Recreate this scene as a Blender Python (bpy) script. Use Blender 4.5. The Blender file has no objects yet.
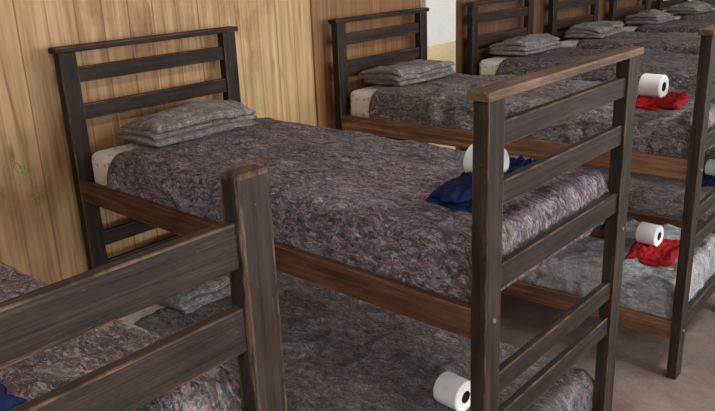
import bpy, bmesh, math, random
from mathutils import Vector, Matrix, Euler, noise

random.seed(7)
scene = bpy.context.scene
L = 1.95
CAM = (2.8645, -1.5211, 1.8856); ROT = (1.2505, 0.0393, 0.7097); FPX = 748.3
WALLX = -0.095

# ------------------------------------------------------------------ helpers
def srgb(r, g, b, a=1.0):
    f = lambda c: (c/255/12.92) if c/255 <= 0.04045 else ((c/255+0.055)/1.055)**2.4
    return (f(r), f(g), f(b), a)

class NT:
    def __init__(s, name):
        s.m = bpy.data.materials.new(name); s.m.use_nodes = True
        s.t = s.m.node_tree; s.t.nodes.clear()
        s.out = s.t.nodes.new('ShaderNodeOutputMaterial')
        s.b = s.t.nodes.new('ShaderNodeBsdfPrincipled')
        s.t.links.new(s.b.outputs[0], s.out.inputs[0])
    def n(s, ty, **kw):
        nd = s.t.nodes.new(ty)
        for k, v in kw.items(): setattr(nd, k, v)
        return nd
    def set(s, inp, v):
        if isinstance(v, bpy.types.NodeSocket): s.t.links.new(v, inp)
        else: inp.default_value = v
    def mapping(s, vec, scale, loc=(0,0,0), rot=(0,0,0)):
        m = s.n('ShaderNodeMapping'); s.set(m.inputs['Vector'], vec)
        m.inputs['Scale'].default_value = scale; m.inputs['Location'].default_value = loc
        m.inputs['Rotation'].default_value = rot
        return m.outputs[0]
    def noise(s, vec, sc=1, det=4, rough=.55, dist=0.0):
        n = s.n('ShaderNodeTexNoise'); s.set(n.inputs['Vector'], vec)
        n.inputs['Scale'].default_value = sc; n.inputs['Detail'].default_value = det
        n.inputs['Roughness'].default_value = rough; n.inputs['Distortion'].default_value = dist
        return n.outputs['Fac']
    def ramp(s, fac, stops, interp='LINEAR'):
        r = s.n('ShaderNodeValToRGB'); s.set(r.inputs[0], fac)
        e = r.color_ramp.elements; r.color_ramp.interpolation = interp
        while len(e) > 1: e.remove(e[0])
        e[0].position = stops[0][0]; e[0].color = stops[0][1]
        for p, c in stops[1:]:
            x = e.new(p); x.color = c
        return r.outputs[0]
    def mix(s, fac, a, b, bt='MIX'):
        m = s.n('ShaderNodeMix', data_type='RGBA', blend_type=bt)
        s.set(m.inputs[0], fac); s.set(m.inputs[6], a); s.set(m.inputs[7], b)
        return m.outputs[2]
    def math(s, op, a, b=0.0, c=0.0):
        m = s.n('ShaderNodeMath', operation=op)
        s.set(m.inputs[0], a); s.set(m.inputs[1], b); s.set(m.inputs[2], c)
        return m.outputs[0]
    def bump(s, h, strength=.3, dist=.01):
        b = s.n('ShaderNodeBump'); s.set(b.inputs['Height'], h)
        b.inputs['Strength'].default_value = strength; b.inputs['Distance'].default_value = dist
        s.t.links.new(b.outputs[0], s.b.inputs['Normal'])
    def base(s, col, rough=.6, spec=.5):
        s.set(s.b.inputs['Base Color'], col); s.set(s.b.inputs['Roughness'], rough)
        s.b.inputs['Specular IOR Level'].default_value = spec
G = lambda v: (v, v, v, 1)

# ------------------------------------------------------------------ materials
def mat_frame():
    t = NT('stained_bed_wood')
    uv = t.n('ShaderNodeUVMap', uv_map='grain').outputs[0]
    att = t.n('ShaderNodeAttribute', attribute_name='tint').outputs['Color']
    edge = t.n('ShaderNodeAttribute', attribute_name='worn').outputs['Fac']
    g1 = t.noise(t.mapping(uv, (2.5, 55, 1)), 1, 6, .62, .4)
    g2 = t.noise(t.mapping(uv, (6, 220, 1)), 1, 3, .6)
    blot = t.noise(t.mapping(uv, (5, 12, 1)), 1, 4, .6, .5)
    k = t.ramp(g1, [(.25, G(.40)), (.5, G(.95)), (.75, G(1.9))])
    c = t.mix(1, att, k, 'MULTIPLY')
    k2 = t.ramp(g2, [(.3, G(.75)), (.6, G(1.1))])
    c = t.mix(.8, c, k2, 'MULTIPLY')
    k3 = t.ramp(blot, [(.3, G(.55)), (.55, G(1.0)), (.8, G(1.8))])
    c = t.mix(.8, c, k3, 'MULTIPLY')
    wn = t.noise(t.mapping(uv, (9, 40, 1), (3, 1, 0)), 1, 5, .7)
    wf = t.math('MULTIPLY', edge, t.ramp(wn, [(.44, G(0)), (.62, G(1))]))
    c = t.mix(t.math('MULTIPLY', wf, .5), c, srgb(126, 96, 74))
    sc = t.ramp(t.noise(t.mapping(uv, (7, 60, 1), (7, 2, 0)), 1, 7, .8), [(.57, G(0)), (.68, G(1))])
    c = t.mix(t.math('MULTIPLY', sc, .36), c, srgb(108, 86, 70))
    sc2 = t.ramp(t.noise(t.mapping(uv, (28, 34, 1), (2, 12, 0)), 1, 5, .75), [(.66, G(0)), (.70, G(1))])
    c = t.mix(t.math('MULTIPLY', sc2, .4), c, srgb(140, 120, 100))
    t.base(c, t.ramp(g1, [(.3, G(.66)), (.7, G(.5))]), .22)
    t.bump(t.math('ADD', g1, t.math('MULTIPLY', g2, .5)), .4, .004)
    return t.m

def mat_blanket(name, dark, mid, light, fleck=1.0, stripes=0.0, contrast=1.0, bs=1.0):
    t = NT(name)
    uv0 = t.n('ShaderNodeUVMap', uv_map='cloth').outputs[0]
    wn = t.n('ShaderNodeTexNoise'); t.set(wn.inputs['Vector'], uv0); wn.inputs['Scale'].default_value = 8; wn.inputs['Detail'].default_value = 4
    wv = t.n('ShaderNodeVectorMath', operation='MULTIPLY_ADD')
    t.set(wv.inputs[0], wn.outputs['Color']); wv.inputs[1].default_value = (.09, .09, 0); t.set(wv.inputs[2], uv0)
    uv = wv.outputs[0]
    a = t.noise(t.mapping(uv, (17, 34, 1)), 1, 8, .78, 1.0)
    b = t.noise(t.mapping(uv, (80, 120, 1)), 1, 4, .7, .8)
    big = t.noise(t.mapping(uv, (3.2, 5, 1)), 1, 3, .55, .6)
    v = t.math('ADD', t.math('MULTIPLY', a, .6), t.math('MULTIPLY', b, .4))
    v = t.math('ADD', v, t.math('MULTIPLY', t.math('SUBTRACT', big, .5), .2))
    k = contrast
    vb = tuple(min(.8, x*1.8) for x in light[:3])+(1,)
    c = t.ramp(v, [(.5-.11*k, dark), (.5-.02*k, mid), (.5+.045*k, light), (.5+.11*k, vb)])
    def flk(off, sx, sy, lo, col, k):
        nonlocal c
        n = t.noise(t.mapping(uv, (sx, sy, 1), off), 1, 4, .65, 1.2)
        m = t.ramp(n, [(lo, G(0)), (lo+.03, G(1))])
        c = t.mix(t.math('MULTIPLY', m, k), c, col)
    flk((3, 9, 0), 30, 60, .57, srgb(136, 58, 68), .72*fleck)
    flk((13, 2, 0), 26, 56, .59, srgb(66, 76, 112), .75*fleck)
    flk((5, 21, 0), 34, 84, .565, srgb(186, 178, 180), .8*fleck)
    flk((25, 5, 0), 40, 60, .63, srgb(54, 98, 96), .6*fleck)
    flk((35, 15, 0), 22, 50, .575, srgb(24, 17, 20), .8*min(1, fleck+.2))
    if stripes > 0:
        w = t.n('ShaderNodeTexWave', wave_type='BANDS', bands_direction='X')
        t.set(w.inputs['Vector'], uv0); w.inputs['Scale'].default_value = 24
        w.inputs['Distortion'].default_value = 3.0; w.inputs['Detail'].default_value = 3
        c = t.mix(stripes, c, t.ramp(w.outputs['Fac'], [(.2, G(.55)), (.7, G(1.15))]), 'MULTIPLY')
    t.base(c, .75, .32)
    t.b.inputs['Sheen Weight'].default_value = .1
    crk = t.noise(t.mapping(uv, (10, 19, 1), (8, 8, 0)), 1, 7, .7, 1.2)
    rid = t.math('ABSOLUTE', t.math('SUBTRACT', crk, .5))
    t.bump(t.math('ADD', t.math('MULTIPLY', rid, -3.0), t.math('MULTIPLY', b, .45)), 1.0, .022*bs)
    return t.m

def mat_planks(name, cols, pw, groove=.004, knots=1.0, rough=.5, tintamt=.45, gdark=.65, stain=.5, grain=1.0, green=0.0):
    t = NT(name)
    pos = t.n('ShaderNodeTexCoord').outputs['Object']
    sep = t.n('ShaderNodeSeparateXYZ'); t.set(sep.inputs[0], pos)
    y, z = sep.outputs[1], sep.outputs[2]
    yq = t.math('DIVIDE', y, pw)
    idx = t.math('FLOOR', yq)
    wn = t.n('ShaderNodeTexWhiteNoise', noise_dimensions='1D'); t.set(wn.inputs['W'], idx)
    off = t.n('ShaderNodeCombineXYZ'); t.set(off.inputs[0], y)
    t.set(off.inputs[1], t.math('ADD', z, t.math('MULTIPLY', wn.outputs['Value'], 31.0)))
    t.set(off.inputs[2], t.math('MULTIPLY', idx, .37))
    v = off.outputs[0]
    g = t.noise(t.mapping(v, (26, .9, 1)), 1, 6, .6, 1.4)
    gf = t.noise(t.mapping(v, (200, 5, 1)), 1, 3, .6, .2)
    hw = .2/grain
    c = t.ramp(g, [(.5-hw, cols[0]), (.5, cols[1]), (.5+hw, cols[2])])
    c = t.mix(.3*grain, c, t.ramp(gf, [(.3, G(.74)), (.6, G(1.08))]), 'MULTIPLY')
    c = t.mix(tintamt, c, t.ramp(wn.outputs['Value'], [(0, srgb(220, 204, 184)), (.5, G(.95)), (1, srgb(255, 248, 234))]), 'MULTIPLY')
    vo = t.n('ShaderNodeTexVoronoi', feature='F1'); t.set(vo.inputs['Vector'], t.mapping(v, (8, 2.2, 1)))
    vo.inputs['Scale'].default_value = 1.0
    kn = t.ramp(vo.outputs['Distance'], [(.05, G(1)), (.13, G(0))])
    c = t.mix(t.math('MULTIPLY', kn, .7*knots), c, srgb(118, 72, 42))
    bl = t.noise(t.mapping(pos, (1, 1.6, 1.3)), 1, 5, .6, .4)
    c = t.mix(stain, c, t.ramp(bl, [(.3, srgb(170, 142, 114)), (.5, G(.92)), (.7, G(1.08))]), 'MULTIPLY')
    dr = t.noise(t.mapping(pos, (1, 14, 1.1), (4, 0, 0)), 1, 5, .65, .6)
    c = t.mix(stain*.8, c, t.ramp(dr, [(.32, srgb(178, 146, 116)), (.45, G(1))]), 'MULTIPLY')
    if green:
        gs = t.noise(t.mapping(pos, (1, 3.2, 2.6), (9, 1.3, 0)), 1, 5, .65, .8)
        lim = t.ramp(t.math('MULTIPLY_ADD', z, -1.0, 2.0), [(.55, G(0)), (.85, G(1))])
        c = t.mix(t.math('MULTIPLY', t.math('MULTIPLY', t.ramp(gs, [(.5, G(0)), (.62, G(1))]), lim), green), c, srgb(150, 146, 84))
    fr = t.math('FRACT', yq)
    wn2 = t.n('ShaderNodeTexWhiteNoise', noise_dimensions='1D'); t.set(wn2.inputs['W'], t.math('ADD', t.math('ROUND', yq), 71.0))
    d = t.math('MINIMUM', fr, t.math('SUBTRACT', 1.0, fr))
    gm = t.math('MULTIPLY', t.ramp(d, [(0.0, G(1)), (groove/pw, G(0))]), t.math('ADD', .4, t.math('MULTIPLY', wn2.outputs['Value'], .6)))
    c = t.mix(t.math('MULTIPLY', gm, gdark), c, srgb(76, 48, 30))
    t.base(c, rough, .35)
    t.bump(t.math('SUBTRACT', t.math('MULTIPLY', g, .1), gm), .4, .005)
    return t.m

def mat_simple(name, col, rough=.8, nscale=6, amt=.25, bump=.1, spec=.4):
    t = NT(name)
    p = t.n('ShaderNodeTexCoord').outputs['Object']
    n = t.noise(p, nscale, 6, .65)
    n2 = t.noise(p, nscale*14, 3, .6)
    c = t.mix(1, col, t.ramp(n, [(.3, G(1-amt)), (.7, G(1+amt*.6))]), 'MULTIPLY')
    c = t.mix(1, c, t.ramp(n2, [(.3, G(1-amt*.5)), (.7, G(1+amt*.4))]), 'MULTIPLY')
    t.base(c, rough, spec); t.bump(n2, bump, .004)
    return t.m

def mat_floor():
    t = NT('worn_concrete_floor')
    p = t.n('ShaderNodeTexCoord').outputs['Object']
    a = t.noise(p, 1.6, 6, .65, .5); b = t.noise(p, 60, 4, .7); c0 = t.noise(p, 9, 5, .7, .8)
    c = t.ramp(a, [(.3, srgb(88, 75, 69)), (.5, srgb(114, 99, 92)), (.72, srgb(138, 123, 114))])
    c = t.mix(.7, c, t.ramp(c0, [(.35, G(.8)), (.65, G(1.12))]), 'MULTIPLY')
    c = t.mix(.6, c, t.ramp(b, [(.35, G(.72)), (.65, G(1.15))]), 'MULTIPLY')
    t.base(c, t.ramp(a, [(.3, G(.75)), (.7, G(.5))]), .4); t.bump(b, .25, .003)
    return t.m

def mat_ticking():
    t = NT('printed_mattress_cotton')
    uv = t.n('ShaderNodeUVMap', uv_map='cloth').outputs[0]
    vo = t.n('ShaderNodeTexVoronoi'); t.set(vo.inputs['Vector'], t.mapping(uv, (34, 34, 1)))
    vo.inputs['Scale'].default_value = 1
    m = t.ramp(vo.outputs['Distance'], [(.2, G(1)), (.34, G(0))])
    c = t.mix(t.math('MULTIPLY', m, .6), srgb(232, 222, 214), srgb(166, 112, 102))
    n = t.noise(t.mapping(uv, (40, 40, 1)), 1, 4, .7)
    c = t.mix(.45, c, t.ramp(n, [(.3, G(.75)), (.7, G(1.1))]), 'MULTIPLY')
    t.base(c, .9, .2); t.bump(n, .3, .004)
    return t.m

def mat_emit(name, col, s):
    m = bpy.data.materials.new(name); m.use_nodes = True
    t = m.node_tree; t.nodes.clear()
    o = t.nodes.new('ShaderNodeOutputMaterial'); e = t.nodes.new('ShaderNodeEmission')
    e.inputs[0].default_value = col; e.inputs[1].default_value = s
    t.links.new(e.outputs[0], o.inputs[0]); return m

M_FRAME = mat_frame()
M_BOLT = mat_simple('dull_bolt_metal', srgb(120, 105, 85), .4, 40, .2, .05)
M_BLK = {
 'purple': mat_blanket('recycled_wool_purple', srgb(40, 30, 36), srgb(102, 87, 95), srgb(150, 136, 144)),
 'front': mat_blanket('recycled_wool_mauve', srgb(46, 33, 34), srgb(108, 88, 88), srgb(158, 138, 136)),
 'grey': mat_blanket('recycled_wool_grey', srgb(52, 46, 45), srgb(104, 97, 94), srgb(146, 139, 136), .4, .15, 1.1),
 'pale': mat_blanket('recycled_wool_pale', srgb(112, 111, 113), srgb(178, 177, 179), srgb(218, 217, 218), .15, 0, 1.2, 1.4),
 'taupe': mat_blanket('recycled_wool_taupe', srgb(50, 43, 42), srgb(112, 101, 99), srgb(160, 149, 147), .6),
 'plum': mat_blanket('recycled_wool_plum', srgb(40, 31, 33), srgb(90, 75, 79), srgb(132, 116, 120), .8),
 'fold': mat_blanket('folded_wool_grey', srgb(76, 71, 69), srgb(124, 118, 115), srgb(162, 156, 152), .1, .5, 1.3, .4),
}
M_TICK = mat_ticking()
M_PAPER = mat_simple('toilet_paper', srgb(232, 232, 234), .9, 30, .08, .1, .2)
M_CORE = mat_simple('cardboard_core', srgb(70, 60, 50), .9, 30, .1, .1, .2)
M_BLUE = mat_simple('navy_towel_cloth', srgb(30, 40, 80), .95, 60, .35, .5, .15)
M_RED = mat_simple('red_towel_cloth', srgb(156, 30, 36), .95, 60, .3, .5, .15)
M_PINE = mat_planks('pine_planks', [srgb(172, 132, 90), srgb(200, 162, 118), srgb(220, 187, 146)], .125, .0048, 1.0, .5, .5, .75, .8, 1.0, .4)
M_VENEER = mat_planks('golden_panel', [srgb(114, 75, 44), srgb(142, 100, 63), srgb(166, 122, 81)], .30, .003, .25)
M_DARKPANEL = mat_planks('brown_panel', [srgb(84, 56, 38), srgb(110, 76, 53), srgb(134, 97, 69)], .16, .004, .5)
M_FLOOR = mat_floor()
M_WHITE = mat_simple('white_paint', srgb(228, 227, 222), .6, 4, .08, .1)
M_CREAM = mat_simple('cream_yellow_paint', srgb(220, 202, 158), .5, 4, .12, .1)
M_CEIL = mat_simple('ceiling_paint', srgb(196, 191, 182), .9, 3, .1, .1)
M_GREEN = mat_simple('green_crayon', srgb(134, 150, 88), .8, 60, .3, .1, .2)

# ------------------------------------------------------------------ mesh builders
def finish(bm, name, mats, parent=None, smooth=True):
    me = bpy.data.meshes.new(name); bm.to_mesh(me); bm.free()
    ob = bpy.data.objects.new(name, me); scene.collection.objects.link(ob)
    for m in mats: me.materials.append(m)
    if smooth:
        for p in me.polygons: p.use_smooth = True
    if parent: ob.parent = parent
    return ob

def add_beam(bm, lo, hi, tint, bev=.004, seg=2, jitter=.15, matidx=0, tilt=0.0, lift=0.0):
    """square-edged timber; tilt raises its x=0 end relative to the x=L end"""
    uvl = bm.loops.layers.uv['grain']; col = bm.loops.layers.float_color['tint']; wl = bm.loops.layers.float_color['worn']
    lo = Vector(lo); hi = Vector(hi); s = hi-lo; c = (lo+hi)/2
    r = bmesh.ops.create_cube(bm, size=1)
    vs = r['verts']
    for v in vs: v.co = Vector((v.co.x*s.x, v.co.y*s.y, v.co.z*s.z))+c
    k = max(range(3), key=lambda i: s[i])
    es = list({e for v in vs for e in v.link_edges})
    core = {f for v in vs for f in v.link_faces}
    res = bmesh.ops.bevel(bm, geom=es, offset=bev, segments=seg, profile=.6, affect='EDGES')
    allf = set(res['faces']) | {f for f in core if f.is_valid}
    vv = {v for f in allf for v in f.verts}
    fs = {f for v in vv for f in v.link_faces}
    o1, o2 = random.random()*20, random.random()*20
    j = 1+random.uniform(-jitter, jitter)
    tc = (tint[0]*j, tint[1]*j, tint[2]*j, 1)
    for f in fs:
        f.material_index = matidx; f.normal_update()
        n = f.normal; ax = max(abs(n.x), abs(n.y), abs(n.z))
        w = 1.0 if ax < .995 else 0.0
        if k == 2 and n.z > .9: w = .9
        f.smooth = False
        for lp in f.loops:
            co = lp.vert.co
            oth = [co[i] for i in range(3) if i != k]
            lp[uvl].uv = (co[k]+o1, oth[0]+oth[1]*1.0+o2)
            lp[col] = tc; lp[wl] = (w, w, w, 1)
    if tilt or lift:
        for v in vv: v.co.z += tilt*(1-v.co.x/L)-lift*(v.co.x/L)

def new_frame_bm():
    bm = bmesh.new()
    bm.loops.layers.uv.new('grain'); bm.loops.layers.float_color.new('tint'); bm.loops.layers.float_color.new('worn')
    return bm

DARK = srgb(45, 34, 29); CAPC = srgb(96, 75, 58); RAILC = srgb(86, 57, 42); ORNG = srgb(118, 84, 61)
ZR, ZL = 1.03, .28
def make_bunk(M, W, H, cap=True, rail=RAILC, dark=DARK, capc=CAPC, dh=0.0, tl=(0, 0)):
    bm = new_frame_bm()
    sx, sy = .045/2, .075/2
    for i, x in enumerate((0, L)):
        up = dh if x == 0 else 0
        Ht = H+up
        for j, y in enumerate((0, W)):
            top = Ht-.024 if cap else Ht-.012
            add_beam(bm, (x-sx, y-sy, 0), (x+sx, y+sy, top), dark, .004 if cap else .009, 2 if cap else 3)
        ya, yb = sy-.004, W-sy+.004
        t = .012
        if cap: hs = [(H-.148, H-.086), (H-.302, H-.238)]
        else: hs = [(H-.172, H-.092), (H-.325, H-.243)]
        hs = [(a+up, b+up) for a, b in hs]+[(1.05, 1.12), (.735, .80), (.60, .665), (.22, .29)]
        for (a, b) in hs:
            add_beam(bm, (x-t, ya, a), (x+t, yb, b), dark, .004)
        if cap:
            add_beam(bm, (x-.031, -sy-.014, Ht-.024), (x+.031, W+sy+.014, Ht), capc if x > 0 else dark, .005)
    for z in (ZR, ZL):
        for (a, b) in ((-sy+.004, -sy+.032), (W+sy-.032, W+sy-.004)):
            add_beam(bm, (sx-.002, a, z-.088), (L-sx+.002, b, z), rail, .004, tilt=tl[0], lift=tl[1])
        for (a, b) in ((-sy+.032, -sy+.057), (W+sy-.057, W+sy-.032)):
            add_beam(bm, (sx, a, z-.08), (L-sx, b, z-.045), rail, .003)
        for i in range(11):
            xx = .10+i*(L-.2)/10
            add_beam(bm, (xx-.035, -sy+.034, z-.045), (xx+.035, W+sy-.034, z-.027), rail, .003)
    for y in (0, W):
        for z in (.985, .235):
            r = bmesh.ops.create_cone(bm, cap_ends=True, segments=12, radius1=.007, radius2=.006, depth=.006,
                    matrix=Matrix.Translation((L+sx+.002, y, z)) @ Matrix.Rotation(math.pi/2, 4, 'Y'))
            for v in r['verts']:
                for f in v.link_faces: f.material_index = 1
    bm.transform(M)
    return finish(bm, 'bunk_bed', [M_FRAME, M_BOLT], smooth=False)

def prof(a, Lx, r, drop):
    q = math.pi/2*r
    def edge(t):
        if t < q:
            th = t/r; return r*math.sin(th), r*(1-math.cos(th))
        return r, r+(t-q)
    if a < r:
        p, d = edge(r-a); return r-p, d
    if a > Lx-r:
        p, d = edge(a-(Lx-r)); return Lx-r+p, d
    return a, 0.0

def make_blanket(name, mat, x0, x1, y0, y1, zt, zb, M, seed=0, r=.05, amp=.008, step=.022, flare=.014, lump=1.0):
    lx, ly = x1-x0, y1-y0; drop = zt-zb
    q = math.pi/2*r; ext = q-r+(drop-r)
    nx = int((lx+2*ext)/step); ny = int((ly+2*ext)/step)
    bm = bmesh.new(); uvl = bm.loops.layers.uv.new('cloth')
    g = []; uvs = {}
    for i in range(nx+1):
        row = []
        a = -ext+(lx+2*ext)*i/nx
        px, dx = prof(a, lx, r, drop)
        for j in range(ny+1):
            b = -ext+(ly+2*ext)*j/ny
            py, dy = prof(b, ly, r, drop)
            d = min(drop, dx+dy)
            z = zt-d
            p = Vector((px-lx/2, py-ly/2, 0))
            n1 = noise.noise(Vector((a*2.3+seed*7, b*2.3, seed)))
            n2 = noise.noise(Vector((a*7+seed*3, b*9, seed+5)))
            n3 = noise.noise(Vector((a*22, b*26, seed+9)))
            wr = 1-abs(noise.noise(Vector((a*4+n2*.6+seed*2, b*6.5+n1*.8, seed+2))))*3.2
            wr = max(0, wr)**2
            top = 1-min(1, d/r)
            z += (n1*amp*1.8+n2*amp+n3*amp*.5+wr*amp*1.1)*max(top, .15)*lump
            if d > r*.6:
                f = (d-r*.6)/drop
                k = (noise.noise(Vector(((a)*7+seed*11, b*7, 3.3)))*1.0+n3*.35)*flare*2*math.sin(math.pi*min(1, f))
                if dx > dy: p.x += math.copysign(k, p.x)
                else: p.y += math.copysign(k, p.y)
            v = bm.verts.new((x0+lx/2+p.x, y0+ly/2+p.y, z))
            uvs[v] = (a+seed*3.1, b+seed*1.7)
            row.append(v)
        g.append(row)
    for i in range(nx):
        for j in range(ny):
            f = bm.faces.new((g[i][j], g[i+1][j], g[i+1][j+1], g[i][j+1]))
            for lp in f.loops: lp[uvl].uv = uvs[lp.vert]
    bm.transform(M)
    ob = finish(bm, name, [mat])
    so = ob.modifiers.new('thick', 'SOLIDIFY'); so.thickness = .006; so.offset = -1
    return ob

def make_folded(mat, cx, cy, z, sx, sy, h, rot, M, seed=0, layers=3, name='folded_blanket'):
    bm = bmesh.new(); uvl = bm.loops.layers.uv.new('cloth')
    t = h/layers; n = 36; rnd = random.Random(seed)
    for l in range(layers):
        sc = 1-.08*rnd.random()
        hx, hy, r = sx/2*sc, sy/2*(1-.06*rnd.random()), t/2
        ox = rnd.uniform(-.012, .012); oy = rnd.uniform(-.012, .012)
        pts = []
        for k in range(9):
            th = -math.pi/2+math.pi*k/8
            pts.append((hx-r+r*1.3*math.cos(th), r*1.04*math.sin(th)))
        for k in range(19): pts.append((hx-r-(2*(hx-r))*(k+1)/20, r*1.04))
        for k in range(9):
            th = math.pi/2+math.pi*k/8
            pts.append((-hx+r+r*1.3*math.cos(th), r*1.04*math.sin(th)))
        for k in range(19): pts.append((-hx+r+(2*(hx-r))*(k+1)/20, -r*1.04))
        arc = 0; prev = None; U = []
        for p in pts:
            if prev: arc += math.dist(p, prev)
            U.append(arc); prev = p
        rows = []
        for j in range(n+1):
            q = j/n*2-1
            y = -hy+2*hy*j/n+oy
            e = math.sqrt(max(0, 1-max(0, (abs(q)-.96)/.04)**2))*.6+.4
            row = []
            for (px, pz) in pts:
                top = (pz/r+1)/2
                lv = (l+top)/layers
                dz = (noise.noise(Vector((px*6+seed, y*6, seed+l*.1)))*.022+noise.noise(Vector((px*18+seed, y*13, seed)))*.008)*lv
                dx = noise.noise(Vector((y*7, seed*2+l, 1.0)))*.020*(1 if px > 0 else -1)
                sag = -(.018*(abs(px)/hx)**3+.012*abs(q)**3)*lv
                row.append(bm.verts.new((px+dx+ox, y+noise.noise(Vector((px*7, seed+l, q)))*.014, max(z, z+t*(l+.5)+pz*e+dz+sag))))
            rows.append(row)
        m = len(pts)
        for j in range(n):
            for k in range(m):
                k2 = (k+1) % m
                f = bm.faces.new((rows[j][k], rows[j][k2], rows[j+1][k2], rows[j+1][k]))
                yy = 2*hy/n; ua = U[k]; ub = U[k]+.01 if k2 == 0 else U[k2]
                for lp, (uu, vv) in zip(f.loops, ((ua, j*yy), (ub, j*yy), (ub, (j+1)*yy), (ua, (j+1)*yy))):
                    lp[uvl].uv = (uu+seed+l, vv+seed*.3)
        for row, fl in ((rows[0], 1), (rows[-1], 0)):
            f = bm.faces.new(row if fl else row[::-1])
            for lp in f.loops: lp[uvl].uv = (lp.vert.co.x+seed, lp.vert.co.z*6)
    bmesh.ops.recalc_face_normals(bm, faces=bm.faces)
    bm.transform(M @ Matrix.Translation((cx, cy, 0)) @ Matrix.Rotation(rot, 4, 'Z'))
    return finish(bm, name, [mat])

def make_mattress(x0, x1, y0, y1, z0, z1, M):
    bm = bmesh.new()
    bmesh.ops.create_cube(bm, size=1)
    for v in bm.verts: v.co = Vector(((x0+x1)/2+v.co.x*(x1-x0), (y0+y1)/2+v.co.y*(y1-y0), (z0+z1)/2+v.co.z*(z1-z0)))
    bmesh.ops.bevel(bm, geom=list(bm.edges), offset=.035, segments=5, profile=.5, affect='EDGES')
    uvl = bm.loops.layers.uv.new('cloth')
    for f in bm.faces:
        for lp in f.loops: lp[uvl].uv = (lp.vert.co.x, lp.vert.co.y+lp.vert.co.z)
    bm.transform(M)
    return finish(bm, 'mattress', [M_TICK])

def make_roll(cx, cy, z, yaw, M, R=.054, ln=.10, up=False):
    bm = bmesh.new(); seg = 40; ri = .022
    prf = [(ri, -ln/2), (R-.004, -ln/2), (R, -ln/2+.004), (R, ln/2-.004), (R-.004, ln/2), (ri, ln/2)]
    rings = []
    for (r, h) in prf:
        rings.append([bm.verts.new((r*math.cos(2*math.pi*k/seg), r*math.sin(2*math.pi*k/seg), h)) for k in range(seg)])
    for a in range(len(rings)):
        b = (a+1) % len(rings)
        for k in range(seg):
            f = bm.faces.new((rings[a][k], rings[a][(k+1) % seg], rings[b][(k+1) % seg], rings[b][k]))
            if a == len(rings)-1: f.material_index = 1
    tl = []
    for k in range(7):
        th = math.pi*.5-k*.12
        rr = R+.0012+.0006*k*k*.5
        tl.append([bm.verts.new((rr*math.cos(th), rr*math.sin(th), h)) for h in (-ln/2+.003, ln/2-.003)])
    for k in range(6): bm.faces.new((tl[k][0], tl[k+1][0], tl[k+1][1], tl[k][1]))
    bmesh.ops.recalc_face_normals(bm, faces=bm.faces)
    if up: m = Matrix.Translation((cx, cy, z+ln/2)) @ Matrix.Rotation(yaw, 4, 'Z')
    else: m = Matrix.Translation((cx, cy, z+R)) @ Matrix.Rotation(yaw, 4, 'Z') @ Matrix.Rotation(math.pi/2, 4, 'Y')
    bm.transform(M @ m)
    ob = finish(bm, 'toilet_paper_roll', [M_PAPER, M_CORE])
    e = ob.modifiers.new('es', 'EDGE_SPLIT'); e.split_angle = math.radians(40)
    return ob

def make_towel(mat, cx, cy, z, sx, sy, rot, M, seed=0, h=.024, layers=2):
    bm = bmesh.new(); n = 40
    for l in range(layers):
        g = []
        for i in range(n+1):
            row = []
            for j in range(n+1):
                u, v = i/n*2-1, j/n*2-1
                wob = 1+.20*noise.noise(Vector((u*1.5+seed, v*1.5, l+seed)))-.06*l
                x = u*sx/2*wob+l*.008; y = v*sy/2*wob-l*.008
                e = max(abs(u), abs(v)); ed = max(0, (e-.86)/.14)
                zz = z+(l+1)*h/2
                cr = abs(noise.noise(Vector((u*3.1+seed*5, v*3.4, l*3+seed))))*.030+noise.noise(Vector((u*8, v*9+seed, l)))*.007
                zz += cr*(1-ed*.7)
                zz -= ed*ed*(h/2)*1.1 if l else ed*ed*h*.5
                row.append(bm.verts.new((x, y, max(z+.001, zz))))
            g.append(row)
        for i in range(n):
            for j in range(n): bm.faces.new((g[i][j], g[i+1][j], g[i+1][j+1], g[i][j+1]))
    bm.transform(M @ Matrix.Translation((cx, cy, 0)) @ Matrix.Rotation(rot, 4, 'Z'))
    ob = finish(bm, 'folded_towel', [mat])
    so = ob.modifiers.new('thick', 'SOLIDIFY'); so.thickness = .008; so.offset = -1
    return ob

# ------------------------------------------------------------------ room
def box_obj(name, lo, hi, mat, bev=0):
    bm = bmesh.new(); bmesh.ops.create_cube(bm, size=1)
    lo, hi = Vector(lo), Vector(hi)
    for v in bm.verts: v.co = Vector([v.co[i]*(hi[i]-lo[i])+(lo[i]+hi[i])/2 for i in range(3)])
    if bev: bmesh.ops.bevel(bm, geom=list(bm.edges), offset=bev, segments=2, affect='EDGES')
    return finish(bm, name, [mat], smooth=False)

Y0, Y1, X1, ZC = -4.5, 11.0, 6.5, 3.0
box_obj('floor', (WALLX-.1, Y0-.1, -.1), (X1+.1, Y1+.1, 0), M_FLOOR)
box_obj('ceiling', (WALLX-.1, Y0-.1, ZC), (X1+.1, Y1+.1, ZC+.1), M_CEIL)
box_obj('wall_left', (WALLX-.1, Y0, 0), (WALLX, 1.54, ZC), M_PINE)
box_obj('wall_left_panel', (WALLX-.1, 1.54, 0), (WALLX-.012, 2.60, ZC), M_VENEER)
box_obj('wall_left_far', (WALLX-.1, 2.88, 0), (WALLX, 6.9, ZC), M_DARKPANEL)
box_obj('wall_left_end', (WALLX-.1, 6.9, 0), (WALLX, Y1, ZC), M_WHITE)
box_obj('trim_1', (WALLX-.012, 1.51, 0), (WALLX+.012, 1.56, ZC), M_VENEER, .003)
box_obj('wall_left_pillar_base', (WALLX-.1, 2.55, 0), (WALLX+.03, 2.90, 1.31), M_CREAM, .004)
box_obj('wall_left_pillar', (WALLX-.1, 2.55, 1.31), (WALLX+.03, 2.90, ZC), M_WHITE, .004)
box_obj('wall_far', (WALLX-.1, Y1, 0), (X1+.1, Y1+.1, ZC), M_WHITE)
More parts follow.
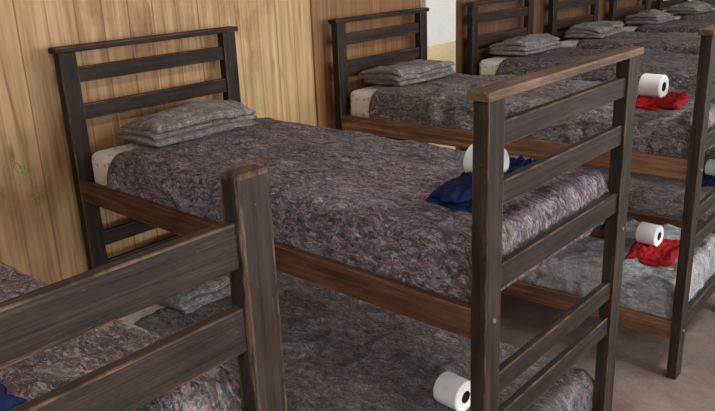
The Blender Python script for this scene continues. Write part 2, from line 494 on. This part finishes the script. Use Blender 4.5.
box_obj('wall_near', (WALLX-.1, Y0-.1, 0), (X1+.1, Y0, ZC), M_WHITE)
wins = [(-3.4, -1.2), (.2, 2.6), (4.0, 6.4), (7.6, 10.0)]
zs0, zs1 = .95, 2.5
bm = bmesh.new()
def addbox(bm, lo, hi):
    r = bmesh.ops.create_cube(bm, size=1)
    for v in r['verts']: v.co = Vector([v.co[i]*(hi[i]-lo[i])+(lo[i]+hi[i])/2 for i in range(3)])
addbox(bm, (X1, Y0-.1, 0), (X1+.15, Y1+.1, zs0)); addbox(bm, (X1, Y0-.1, zs1), (X1+.15, Y1+.1, ZC))
ys = [Y0-.1]+[v for w in wins for v in w]+[Y1+.1]
for k in range(0, len(ys), 2): addbox(bm, (X1, ys[k], zs0), (X1+.15, ys[k+1], zs1))
finish(bm, 'wall_right', [M_WHITE], smooth=False)
for k, (a, b) in enumerate(wins):
    bm = bmesh.new()
    for (lo, hi) in (((a, zs0), (b, zs0+.06)), ((a, zs1-.06), (b, zs1)), ((a, zs0), (a+.06, zs1)), ((b-.06, zs0), (b, zs1)), (((a+b)/2-.03, zs0), ((a+b)/2+.03, zs1))):
        addbox(bm, (X1+.04, lo[0], lo[1]), (X1+.09, hi[0], hi[1]))
    finish(bm, 'window_%d' % (k+1), [M_WHITE], smooth=False)
    l = bpy.data.lights.new('window_daylight', 'AREA'); l.shape = 'RECTANGLE'; l.size = b-a-.1; l.size_y = zs1-zs0-.1
    l.energy = (92, 138, 72, 75)[k]; l.color = (.97, .98, 1.0)
    o = bpy.data.objects.new('window_daylight', l); scene.collection.objects.link(o)
    o.location = (X1-.02, (a+b)/2, (zs0+zs1)/2); o.rotation_euler = (0, math.radians(90), 0)
M_TUBE = mat_emit('tube_light', (1, .97, .94, 1), 3)
for yy, en in ((-1.8, 42), (2.0, 50), (6.0, 42)):
    f = box_obj('ceiling_lamp', (2.9, yy-.6, ZC-.08), (3.15, yy+.6, ZC-.0), M_TUBE, .01)
    l = bpy.data.lights.new('ceiling_lamp_light', 'AREA'); l.shape = 'RECTANGLE'; l.size = .5; l.size_y = 1.3; l.energy = en; l.color = (1, .97, .94)
    o = bpy.data.objects.new('ceiling_lamp_light', l); scene.collection.objects.link(o); o.location = (3.02, yy, ZC-.12)

def scribble(y, z, s, seed):
    rnd = random.Random(seed); cu = bpy.data.curves.new('wall_scribble', 'CURVE'); cu.dimensions = '3D'
    cu.bevel_depth = .0018; cu.bevel_resolution = 1
    sp = cu.splines.new('BEZIER'); sp.bezier_points.add(8)
    for k, p in enumerate(sp.bezier_points):
        p.co = (WALLX+.0005, y+rnd.uniform(-s, s), z+rnd.uniform(-s, s)); p.handle_left_type = p.handle_right_type = 'AUTO'
    ob = bpy.data.objects.new('wall_scribble', cu); scene.collection.objects.link(ob); cu.materials.append(M_GREEN)
scribble(-.20, 1.13, .035, 3); scribble(-.17, 1.0, .03, 5)

# ------------------------------------------------------------------ beds
def bed_matrix(x0, y0, rot): return Matrix.Translation((x0, y0, 0)) @ Matrix.Rotation(rot, 4, 'Z')
beds = [
 dict(x=0, y=-1.59, rot=0, W=.83, H=1.578, cap=False, up='front', lo='grey', rail=RAILC, dh=0),
 dict(x=0, y=0, rot=0, W=.83, H=1.583, cap=True, up='purple', lo='grey', rail=RAILC, dh=.012, tl=(.02, .014)),
 dict(x=-.01, y=1.64, rot=.02, W=.80, H=1.565, cap=True, up='taupe', lo='pale', rail=ORNG, dh=.0),
 dict(x=-.02, y=3.04, rot=0, W=.80, H=1.56, cap=True, up='plum', lo='grey', rail=RAILC, dh=0),
 dict(x=-.02, y=4.24, rot=0, W=.80, H=1.56, cap=True, up='taupe', lo='grey', rail=RAILC, dh=0),
 dict(x=-.02, y=5.44, rot=0, W=.80, H=1.56, cap=True, up='plum', lo='grey', rail=RAILC, dh=0),
 dict(x=-.02, y=6.64, rot=0, W=.80, H=1.56, cap=True, up='grey', lo='grey', rail=RAILC, dh=0),
 dict(x=-.02, y=7.9, rot=0, W=.80, H=1.56, cap=True, up='grey', lo='grey', rail=RAILC, dh=0),
]
TU, TL = 1.185, .43
BM = []
for i, b in enumerate(beds):
    M = bed_matrix(b['x'], b['y'], b['rot']); BM.append(M); W = b['W']
    make_bunk(M, W, b['H'], b['cap'], b['rail'], dh=b['dh'], tl=b.get('tl', (0, 0)))
    for lev, z, zt in (('up', ZR, TU), ('lo', ZL, TL)):
        make_mattress(.035, L-.05, .012, W-.012, z-.026, zt-.018, M)
        xs = .20 if lev == 'up' else .16
        make_blanket('blanket', M_BLK[b[lev]], xs, L-.028, .002, W-.002, zt, z-.022, M, seed=i*2+(lev == 'up')+1,
                     step=.014 if i < 3 else .04, lump=1.8 if b[lev] == 'pale' else 1)
        make_folded(M_BLK['fold'], .19, W/2+.01+.02*math.sin(i*3), zt+.003, .30, .54, .098, .05*math.sin(i*5+1), M, seed=i+.3+(lev == 'up'))

B0, B1, B2, B3 = BM[:4]
make_towel(M_BLUE, 1.70, .43, TU, .21, .50, .12, B1, 1, .034, 3)
make_roll(1.69, .42, TU+.030, -.1, B1)
make_roll(1.64, .32, TL+.002, -.1, B1)
make_towel(M_BLUE, 1.63, .36, TU, .2, .3, .2, B0, 6)
make_towel(M_RED, 1.67, .34, TU, .22, .34, .1, B2, 2)
make_roll(1.64, .33, TU+.025, -.1, B2)
make_towel(M_RED, 1.70, .38, TL, .22, .34, .1, B2, 3)
make_roll(1.66, .40, TL+.025, -.1, B2)
make_towel(M_BLUE, 1.57, .40, TL, .22, .30, .1, B3, 4)
make_roll(1.57, .42, TL+.025, -.1, B3)

# ------------------------------------------------------------------ world, camera
w = bpy.data.worlds.new('World'); scene.world = w; w.use_nodes = True
w.node_tree.nodes['Background'].inputs[0].default_value = (.8, .88, 1, 1); w.node_tree.nodes['Background'].inputs[1].default_value = 1.2
cd = bpy.data.cameras.new('camera'); cam = bpy.data.objects.new('camera', cd); scene.collection.objects.link(cam)
cam.location = CAM; cam.rotation_euler = ROT
cd.sensor_fit = 'HORIZONTAL'; cd.sensor_width = 36; cd.lens = 36*FPX/715
cd.clip_start = .05
scene.camera = cam
scene.view_settings.view_transform = 'Standard'
